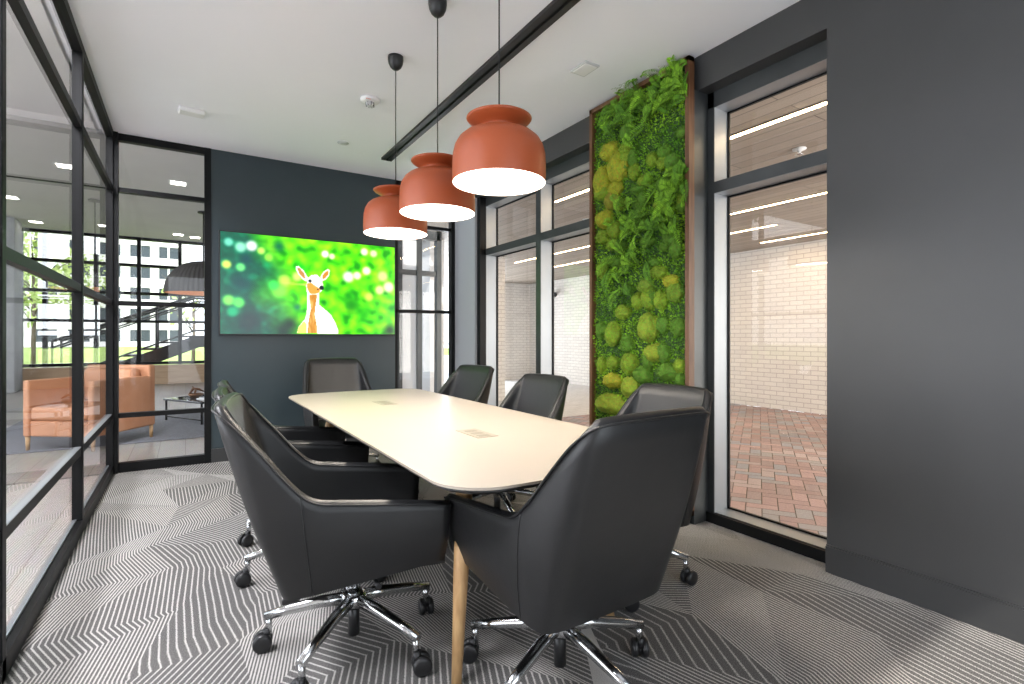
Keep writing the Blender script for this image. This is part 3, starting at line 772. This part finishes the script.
# ---------------------------------------------------------------- conference chairs
def interp(keys, n):
    """Catmull-Rom through keys (tuples) -> n samples evenly over the keys"""
    out = []; m = len(keys)-1
    for i in range(n):
        t = i/(n-1)*m; k = min(int(t), m-1); f = t-k
        p0 = Vector(keys[max(k-1, 0)]); p1 = Vector(keys[k]); p2 = Vector(keys[k+1]); p3 = Vector(keys[min(k+2, m)])
        out.append(.5*((2*p1)+(p2-p0)*f+(2*p0-5*p1+4*p2-p3)*f*f+(3*p1-p0-3*p2+p3)*f**3))
    return out
def make_chair():
    t = thing('conference_chair', 'proto', 'chair')
    # right half keys, from arm tip to centre of back: (bottom, top) ; y forward
    K = [((.255, .285, .385), (.286, .300, .585)),
         ((.260, .12, .368), (.290, .14, .607)),
         ((.262, -.04, .352), (.291, -.05, .628)),
         ((.262, -.12, .343), (.290, -.145, .645)),
         ((.260, -.165, .338), (.282, -.215, .705)),
         ((.253, -.200, .334), (.268, -.292, .800)),
         ((.238, -.225, .331), (.254, -.362, .880)),
         ((.208, -.238, .330), (.234, -.410, .924)),
         ((.170, -.243, .330), (.196, -.434, .940)),
         ((.08, -.246, .330), (.095, -.443, .944)),
         ((0, -.247, .330), (0, -.446, .945))]
    n = 41
    bot = interp([k[0] for k in K], n); top = interp([k[1] for k in K], n)
    bot = bot+[Vector((-p.x, p.y, p.z)) for p in reversed(bot[:-1])]
    top = top+[Vector((-p.x, p.y, p.z)) for p in reversed(top[:-1])]
    n = len(bot); nv = 10
    O = [[bot[i].lerp(top[i], j/nv) for j in range(nv+1)] for i in range(n)]
    for i in range(n):                         # slight outward belly
        for j in range(nv+1):
            s = math.sin(PI*j/nv)*.012
            p = O[i][j]; q = Vector((p.x, p.y-.0, 0))
            d = Vector((math.copysign(1, p.x)*min(1, abs(p.x)/.2), -.8 if p.y < -.18 else 0, 0))
            O[i][j] = p+d*s
    def nrm(i, j):
        a = O[min(i+1, n-1)][j]-O[max(i-1, 0)][j]; b = O[i][min(j+1, nv)]-O[i][max(j-1, 0)]
        v = a.cross(b); v.normalize()
        c = Vector((0, -.02, .5))-O[i][j]
        return v if v.dot(c) > 0 else -v
    th = .042
    I = [[O[i][j]+nrm(i, j)*th*(1-.15*j/nv) for j in range(nv+1)] for i in range(n)]
    vs = []; fs = []
    rows = 2*(nv+1)+1
    for i in range(n):
        up = (O[i][nv]-O[i][nv-1]).normalized()
        vs += O[i]; vs.append((O[i][nv]+I[i][nv])/2+up*.012); vs += list(reversed(I[i]))
    for i in range(n-1):
        for r in range(rows-1): fs.append((i*rows+r, (i+1)*rows+r, (i+1)*rows+r+1, i*rows+r+1))
        fs.append((i*rows, i*rows+rows-1, (i+1)*rows+rows-1, (i+1)*rows))
    fs.append(tuple(range(rows))); fs.append(tuple(reversed(range((n-1)*rows, n*rows))))
    # rounded tip caps are a fan of the section polygon
    sh = MB().add(vs, fs[:-2], True)
    for i0, sgn in ((0, 1), (n-1, -1)):
        for j in range(nv):
            a, b = i0*rows+j, i0*rows+j+1; c, d = i0*rows+rows-1-j, i0*rows+rows-2-j
            P = [Vector(vs[a]), Vector(vs[b]), Vector(vs[d]), Vector(vs[c])]
            sh.add(P, [(0, 1, 2, 3)], False)
        a, b, c = i0*rows+nv, i0*rows+nv+1, i0*rows+nv+2
        sh.add([vs[a], vs[b], vs[c]], [(0, 1, 2)], False)
    # underside pan
    pv = [p.copy() for p in bot]
    h = n//2
    sh.add(pv, [(k, k+1, n-2-k, n-1-k) for k in range(h-1)]+[(h-1, h, h+1)], False)
    o = sh.build('shell', M_leather, t)
    # seams: rim piping and two side seams
    pip = MB()
    pip.tube([O[i][nv]+(-nrm(i, nv))*.002 for i in range(n)], .0035, 6)
    pip.tube([I[i][nv] for i in range(n)], .003, 6)
    for i0 in (14, n-1-14):
        pip.tube([O[i0][j]-nrm(i0, j)*.0005 for j in range(nv+1)], .0022, 6)
    pip.build('piping', M_leather, o)
    # seat cushion
    cu = MB(); sv = []; sf = []; a, b = 16, 16
    for j in range(b+1):
        for i in range(a+1):
            u = i/a*2-1; v = j/b*2-1
            x = u*.222; y = .03+v*.265
            e = max(abs(u), abs(v)); z = .462-.045*max(0, (e-.7)/.3)**2.2-.012*(1-u*u)*(1-v*v)
            sv.append((x, y, z+.01*(v)))
    for j in range(b):
        for i in range(a): q = j*(a+1)+i; sf.append((q, q+1, q+a+2, q+a+1))
    cu.add(sv, sf, True); cu.box(-.222, .222, -.235, .295, .36, .418)
    cu.build('seat_cushion', M_leather, t)
    # plate, stem and gas lift
    st = MB().box(-.09, .09, -.11, .09, .335, .358, None, .006).tube([(0, 0, .19), (0, 0, .345)], .024, 20)
    st.build('stem', M_chrome, t)
    MB().tube([(.03, .02, .345), (.20, .05, .338), (.265, .06, .335)], [.006, .006, .010], 8).build('height_lever', M_rubber, t)
    MB().tube([(0, 0, .045), (0, 0, .17)], .021, 20).build('gas_lift', M_rubber, t)
    MB().lathe([(0, .205), (.030, .205), (.044, .198), (.047, .165), (.036, .150), (0, .150)], 28).build('hub', M_chrome, t)
    for k in range(5):
        a = math.radians(72*k); c, s = math.cos(a), math.sin(a)
        P = [(.03*c, .03*s, .180), (.12*c, .12*s, .170), (.24*c, .24*s, .145), (.320*c, .320*s, .124)]
        lg = MB().tube(P, [.023, .021, .018, .0165], 16).tube([(.310*c, .310*s, .128), (.310*c, .310*s, .060)], .0115, 12)
        lg = lg.build('base_leg', M_chrome, t)
        # twin wheel caster trailing at an angle
        ca = a+[1.2, 2.4, .3, -1.5, .9][k]
        M = Matrix.Translation((.315*c, .315*s, 0)) @ Matrix.Rotation(ca, 4, 'Z')
        cs = MB()
        for sy in (-1, 1):
            MW = M @ Matrix.Translation((.016, sy*.0180, .0335)) @ Matrix.Rotation(PI/2, 4, 'X')
            cs.lathe([(0, -.012), (.024, -.012), (.032, -.008), (.0335, 0), (.032, .008), (.024, .012), (0, .012)], 28, MW)
        cs.lathe([(0, -.006), (.018, -.006), (.018, .006), (0, .006)], 16, M @ Matrix.Translation((.014, 0, .030)) @ Matrix.Rotation(PI/2, 4, 'X'))
        cs.tube([M @ Vector((0, 0, .045)), M @ Vector((0, 0, .080))], .014, 12)
        cs.build('caster', M_rubber, lg)
    return t
chair0 = make_chair()
# x, y, facing (deg, direction of the front), shell lift, base turn, label
CH = [(.535, 1.955, -11, -.006, 8, 'charcoal leather swivel chair nearest on the left side of the table'),
      (1.078, 1.395, 91, 0.0, -14, 'black leather swivel chair at the near end, its back to us'),
      (.55, 2.64, -5, -.035, 25, 'charcoal leather swivel chair in the middle of the left side'),
      (.60, 3.29, -2, -.05, 50, 'charcoal leather swivel chair on the left side nearest the television'),
      (1.11, 4.38, -92, .01, 10, 'charcoal leather swivel chair at the far end under the television'),
      (1.78, 1.84, 182, -.055, 22, 'grey lit leather swivel chair on the right, nearest the side window'),
      (1.70, 2.86, 186, -.060, 40, 'charcoal leather swivel chair on the right in front of the far window mullion'),
      (1.65, 3.74, 190, -.035, 5, 'charcoal leather swivel chair furthest back on the right side')]
for i, (x, y, face, dz, turn, lab) in enumerate(CH):
    o = chair0 if i == 0 else copy_tree(chair0)
    o.location = (x, y, 0); o.rotation_euler = (0, 0, math.radians(face-90))
    o['label'] = lab; o['group'] = 'chairs round the conference table'
    for ch in o.children:
        nm = ch.name.split('.')[0]
        if nm in ('shell', 'seat_cushion', 'height_lever'): ch.location.z = dz
        if nm == 'stem': ch.location.z = dz
        if nm == 'base_leg': ch.rotation_euler = (0, 0, math.radians(turn-face+90+0))

# ---------------------------------------------------------------- pendants over the table
def pendant():
    t = thing('pendant_lamp', 'p', 'lamp')
    outer = [(.192, .0), (.1945, .03), (.194, .08), (.192, .125), (.184, .160), (.168, .190), (.146, .210), (.118, .224), (.092, .232), (.077, .238), (.074, .243), (.079, .250), (.094, .259), (.113, .268), (.130, .279), (.136, .287)]
    inner = [(.132, .287), (.110, .271), (.090, .262), (.074, .253), (.062, .243), (.03, .240), (0, .240)]
    outer = [(r, z*.932) for r, z in outer]; inner = [(r, z*.932) for r, z in inner]
    MB().lathe(outer+inner, 72).build('shade', M_terra, t)
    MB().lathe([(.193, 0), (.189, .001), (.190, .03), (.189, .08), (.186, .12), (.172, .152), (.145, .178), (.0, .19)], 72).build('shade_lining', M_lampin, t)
    MB().lathe([(0, .030), (.170, .030), (.182, .040), (.0, .048)], 60).build('diffuser', M_bulb, t)
    MB().tube([(0, 0, .23), (0, 0, 1.06)], .0032, 8).build('cable', M_cable, t)
    MB().lathe([(.004, 1.018), (.018, 1.021), (.034, 1.036), (.044, 1.058), (.048, 1.082), (.048, 1.099), (0, 1.099)], 32).build('canopy', M_rubber, t)
    MB().lathe([(0, .231), (.016, .231), (.013, .262), (.004, .27), (0, .27)], 16).build('cable_gland', M_rubber, t)
    return t
p0 = pendant()
for i, (y, lab) in enumerate([(1.84, 'terracotta dome pendant lamp nearest the camera, its cable leaving the frame'), (2.46, 'terracotta dome pendant lamp in the middle of the three'), (3.09, 'terracotta dome pendant lamp furthest away, in front of the television')]):
    o = p0 if i == 0 else copy_tree(p0)
    o.location = (1.103, y, 1.800); o['label'] = lab; o['group'] = 'pendants over the table'
    l = bpy.data.lights.new('pendant_glow', 'AREA'); l.shape = 'DISK'; l.size = .30; l.energy = 10; l.color = (1, .89, .76)
    lo = bpy.data.objects.new('pendant_glow', l); COL.objects.link(lo); lo.location = (1.103, y, 1.826)

# ---------------------------------------------------------------- ceiling fittings
t = thing('track_light', 'long black linear track recessed across the white ceiling', 'light track', (1.653, 1.9, H))
MB().box(-.05, -.012, -3.0, 2.98, -.022, 0, None).box(.012, .05, -3.0, 2.98, -.022, 0).box(-.05, .05, 2.98, 2.995, -.022, 0).build('rail', M_rubber, t)
MB().box(-.012, .012, -3.0, 2.98, -.008, 0).build('channel', M_cable, t)
t = thing('wireless_access_point', 'white rectangular box fixed to the ceiling near the glass corner', 'ceiling box', (.04, 4.65, H), math.radians(4))
MB().box(-.085, .085, -.05, .05, -.03, 0, None, .006).build('housing', M_plaster, t)
MB().box(-.08, .08, -.045, .045, -.034, -.029, None, .002).build('cover', M_plaster, t)
t = thing('ceiling_sensor', 'square pale grey ceiling plate between the track and moss panel', 'ceiling plate', (2.18, 2.56, H), math.radians(0))
MB().box(-.060, .060, -.078, .078, -.012, 0, None, .004).build('frame', M_greyplas, t)
MB().box(-.048, .048, -.065, .065, -.016, -.011, None, .002).build('lens', M_plaster, t)
t = thing('smoke_detector', 'round white smoke detector with orange print on the ceiling', 'smoke detector', (1.14, 3.74, H))
MB().lathe([(0, 0), (.068, 0), (.068, -.014), (.060, -.022), (.044, -.026), (0, -.026)], 40).build('base', M_plaster, t)
MB().lathe([(.03, -.026), (.030, -.045), (.022, -.052), (0, -.053)], 32).build('sensing_chamber', M_greyplas, t)
m = MB()
for k in range(3): m.box(-.045+k*.012, -.037+k*.012, -.060, -.050, -.0245, -.0235)
m.build('warning_print', M_red, t)
m = MB()
for k in range(8):
    a = k*PI/4; m.box(-.002, .002, -.012, .0, -.052, -.026, Matrix.Rotation(a, 4, 'Z') @ Matrix.Translation((0, -.02, 0)))
m.build('cage', M_rubber, t)
t = thing('sprinkler_cover', 'flat round white sprinkler cover on the ceiling near the television wall', 'sprinkler cover', (1.19, 4.70, H))
MB().lathe([(0, 0), (.048, 0), (.050, -.004), (.044, -.009), (0, -.010)], 36).build('plate', M_greyplas, t)
MB().lathe([(.030, -.010), (.031, -.0115), (.028, -.0115), (.028, -.010)], 30).build('ring', M_plaster, t)
t = thing('floor_stop', 'small dark capsule shaped post on the floor beside the window frame', 'post', (2.60, 2.13, 0))
MB().lathe([(0, 0), (.020, 0), (.021, .004), (.021, .105), (.016, .122), (.008, .129), (0, .130)], 24).build('post', M_alu, t)
MB().lathe([(0, 0), (.024, 0), (.024, .008), (.021, .010)], 24).build('base', M_rubber, t)

# ---------------------------------------------------------------- living moss panel
def moss_panel():
    XP = 2.600; y0, y1, z0, z1 = 2.08, 3.00, .06, 2.885
    t = thing('moss_wall_panel', 'tall framed living wall panel of green moss and ferns between the windows', 'moss wall', (XR, (y0+y1)/2, 0))
    inv = Vector((-XR, -(y0+y1)/2, 0))
    def loc(v): return (v[0]+inv.x, v[1]+inv.y, v[2])
    fw = .030
    fr = MB()
    for a in ((y0, y0+fw, z0, z1), (y1-fw, y1, z0, z1), (y0, y1, z1-fw, z1), (y0, y1, z0, z0+fw)):
        fr.box(XP+inv.x, -.034, a[0]+inv.y, a[1]+inv.y, a[2], a[3])
    fr.build('frame', M_walnut, t)
    MB().box(-.034, -.0, y0+.03+inv.y, y1-.03+inv.y, z0+.05, z1-.02).build('backing', M_black, t)
    rnd = random.Random(11)
    xb = XP+.042
    # mossy ground: bumpy sheet
    nu, nv = 60, 170; V = []; F = []
    def bump(y, z): return .010*noise.noise(Vector((y*9, z*9, 0)))+.006*noise.noise(Vector((y*34, z*34, 4)))
    for j in range(nv+1):
        for i in range(nu+1):
            y = y0+fw+(y1-y0-2*fw)*i/nu; z = z0+fw+(z1-z0-2*fw)*j/nv
            V.append(loc((xb-bump(y, z), y, z)))
    for j in range(nv):
        for i in range(nu): a = j*(nu+1)+i; F.append((a, a+1, a+nu+2, a+nu+1))
    base = MB().add(V, F, True, (.03, .09, .012)).build('moss_bed', M_leafmoss, t, False)
    # curly reindeer moss / leaves: thousands of little blades
    lv = MB()
    for k in range(26000):
        y = rnd.uniform(y0+fw, y1-fw); z = rnd.uniform(z0+fw, z1-fw)
        q = noise.noise(Vector((y*4, z*4, 7))); q2 = noise.noise(Vector((y*11, z*11, 3)))
        c = Vector((.09, .27, .006)).lerp(Vector((.26, .52, .012)), max(0, min(1, .5+q*1.2+.5*q2)))
        c = c*rnd.uniform(.6, 1.35)
        s = rnd.uniform(.008, .022)
        p = Vector((xb-bump(y, z)-rnd.uniform(0, .018), y, z))
        a = Vector((-rnd.uniform(.2, 1), rnd.uniform(-1, 1), rnd.uniform(-.6, 1))).normalized(); b = a.cross(Vector((rnd.uniform(-1, 1), rnd.uniform(-1, 1), rnd.uniform(-1, 1)))).normalized()
        lv.add([loc(p), loc(p+a*s*.5+b*s*.35), loc(p+a*s), loc(p+a*s*.5-b*s*.35)], [(0, 1, 2, 3)], False, tuple(c))
    o = lv.build('leafy_moss', M_leafmoss, t, False); o['kind'] = 'stuff'
    # cushions
    def U(px, py):
        rr = (px-512)/515; d = XP/(.5354+.8446*rr); return .8446*d-.5354*rr*d, 1.16+(337-py)/515*d, d
    Yc, Gc, Dc = (.34, .36, .012), (.19, .31, .008), (.09, .22, .006)
    ms = [(608,151,9,10,Yc),(616,167,10,18,Yc),(600,182,7,17,Yc),(613,187,7,8,Yc),(609,200,7,9,(.24,.25,.015)),(602,219,8,10,Yc),(612,229,7,9,Gc),(600,237,6,7,Gc),(610,244,6,6,Gc),
          (631,171,5,9,Gc),(642,180,7,7,Gc),(662,246,6,6,Dc),(673,248,7,10,Dc),(649,159,5,8,Gc),(660,162,6,8,Gc),(646,328,10,15,(.22,.33,.015)),(652,353,10,10,(.25,.33,.015)),(611,334,7,13,Gc),(610,381,9,8,Yc),(628,388,9,11,(.25,.34,.015)),
          (608,404,14,11,(.25,.34,.015)),(627,364,8,11,Gc),(646,299,7,11,Gc),(658,300,7,10,Gc),(672,292,8,10,(.16,.28,.012)),(668,281,8,7,Yc),(643,286,8,8,(.16,.28,.012)),(635,301,6,9,Gc),(602,150,4,7,Gc),(655,272,8,7,Gc),(600,270,5,9,Gc),
          (622,150,6,8,Gc),(640,200,6,9,Dc),(598,330,4,9,Dc),(599,365,4,9,Gc),(640,375,9,9,Dc),(665,372,11,9,Dc),(620,312,7,8,Gc),(625,345,6,7,Dc)]
    for k in range(46):
        py_ = rnd.choice([rnd.uniform(125, 250), rnd.uniform(255, 410), rnd.uniform(280, 410)])
        ms.insert(0, (rnd.uniform(598, 681), py_, rnd.uniform(4, 8), rnd.uniform(5, 10), rnd.choice([Gc, Dc, Dc, (.10, .24, .012)])))
    for k in range(16): ms.append((rnd.uniform(600, 682), rnd.uniform(425, 520), rnd.uniform(6, 12), rnd.uniform(7, 12), rnd.choice([Yc, Gc, Dc])))
    for px, py, rx, ry, c in ms:
        y, z, d = U(px, py)
        ky = (U(px-2, py)[0]-U(px+2, py)[0])/4
        ry_ = rx*ky; rz_ = ry*d/515; dep = min(.075, (ry_+rz_)*.42)
        bm = bmesh.new(); bmesh.ops.create_icosphere(bm, subdivisions=4, radius=1)
        s0 = rnd.uniform(0, 50)
        for v in bm.verts:
            n = v.co.normalized()
            r = 1+.16*noise.noise(n*1.8+Vector((s0, 0, 0)))+.07*noise.noise(n*7+Vector((s0, 3, 0)))+.035*rnd.uniform(-1, 1)
            v.co = Vector((n.x*dep*r, n.y*ry_*r, n.z*rz_*r))
        zz = max(z0+.06, z)
        vs = [loc(Vector((xb-.004, y, zz))+v.co) for v in bm.verts]; fs = [tuple(v.index for v in f.verts) for f in bm.faces]; bm.free()
        mm = MB(); mm.add(vs, fs, True, None)
        mm.c = [tuple(a*rnd.uniform(.72, 1.1) for a in c) for _ in fs]
        ce = Vector(loc((xb-.004, y, zz)))
        for q in range(int(260+30000*ry_*rz_)):       # velvety nap standing off the cushion
            v = Vector(rnd.choice(vs)); nn = (v-ce).normalized()
            if nn.x > .2: continue
            v += Vector((rnd.uniform(-1, 1), rnd.uniform(-1, 1), rnd.uniform(-1, 1)))*.004
            b = nn.orthogonal().normalized(); b = Matrix.Rotation(rnd.uniform(0, 6.28), 3, nn) @ b
            hgt = rnd.uniform(.003, .008); k1 = rnd.uniform(.7, 1.35)
            mm.add([v-b*.0022, v+b*.0022, v+nn*hgt+b*.0012, v+nn*hgt-b*.0012], [(0, 1, 2, 3)], False, tuple(a*k1 for a in c))
        mm.build('moss_cushion', M_leafmoss, t, False)
    # fern fronds
    fr_spots = [(612,118),(622,108),(633,100),(640,92),(648,98),(656,88),(665,84),(672,92),(650,112),(636,118),(625,125),(614,135),(660,104),(676,78),(668,110),(645,125),
                (655,190),(668,186),(680,182),(662,205),(648,215),(672,212),(640,225),(626,212),(620,222),(655,232),(680,200),(685,192),(632,240),(612,262),(622,262),(618,282),(640,262),(652,222),(666,225),(678,175),(660,175),(628,100),(644,104),(682,88),(668,72),(680,72)]
    for (px, py) in fr_spots:
        for rep in range(3):
            y, z, d = U(px+rnd.uniform(-5, 5), py+rnd.uniform(-5, 5))
            y = min(max(y, y0+.07), y1-.07); z = min(z, z1-.05)
            ang = rnd.uniform(0, 2*PI) if py > 140 else rnd.uniform(-.6, 3.7)
            ln = rnd.uniform(.12, .20); out = rnd.uniform(.03, .10)
            m = MB(); pr_ = None; nl = 18
            col = Vector((.19, .40, .012)).lerp(Vector((.07, .20, .006)), rnd.random())
            dirv = Vector((0, math.cos(ang), math.sin(ang)))
            side = Vector((0, -math.sin(ang), math.cos(ang)))
            pts = []
            for k in range(nl+1):
                s = k/nl
                p = Vector((xb-.01, y, z))+dirv*ln*s+Vector((-out*math.sin(s*2.2), 0, -.05*s*s))
                p.y = min(max(p.y, y0+.012), y1-.012); p.z = min(p.z, z1+.0)
                pts.append(p)
            m.tube([loc(p) for p in pts], .0012, 4, False, False, col=tuple(col*.8))
            for k in range(2, nl+1):
                s = k/nl; L_ = .042*math.sin(PI*min(1, s*.92+.10))+.004
                for sg in (-1, 1):
                    for e in (0,):
                        a = (side*sg+dirv*.55+Vector((-.35, 0, 0))).normalized(); p = pts[k]
                        b = dirv*.0055
                        c = tuple(col*rnd.uniform(.7, 1.5))
                        m.add([loc(p), loc(p+a*L_*.5+b), loc(p+a*L_), loc(p+a*L_*.5-b)], [(0, 1, 2, 3)], False, c)
            m.build('fern_frond', M_leafmoss, t, False)
    # pale dried sprigs leaning out at the top
    M_dry = mat('dried_sprig', (.42, .45, .36), .8)
    for (px, py, w_) in ((634, 86, 1), (662, 68, .7)):
        y, z, d = U(px, py); z = z1-.03
        m = MB()
        for q in range(6):
            a = rnd.uniform(-.8, .8); pts = [Vector((XP-.002, y, z-.02)), Vector((XP-.05*w_, y+.03*a, z+.006)), Vector((XP-.12*w_, y+.08*a+.02, z+.010))]
            m.tube([loc(p) for p in pts], .0012, 4)
            for k in range(9):
                p = pts[1].lerp(pts[2], rnd.random()); v = Vector((rnd.uniform(-1, 1), rnd.uniform(-1, 1), rnd.uniform(-.9, .2)))*.016*w_
                m.tube([loc(p), loc(p+v)], [.0008, .0022], 4)
        m.build('dried_sprig', M_dry, t, False)
moss_panel()
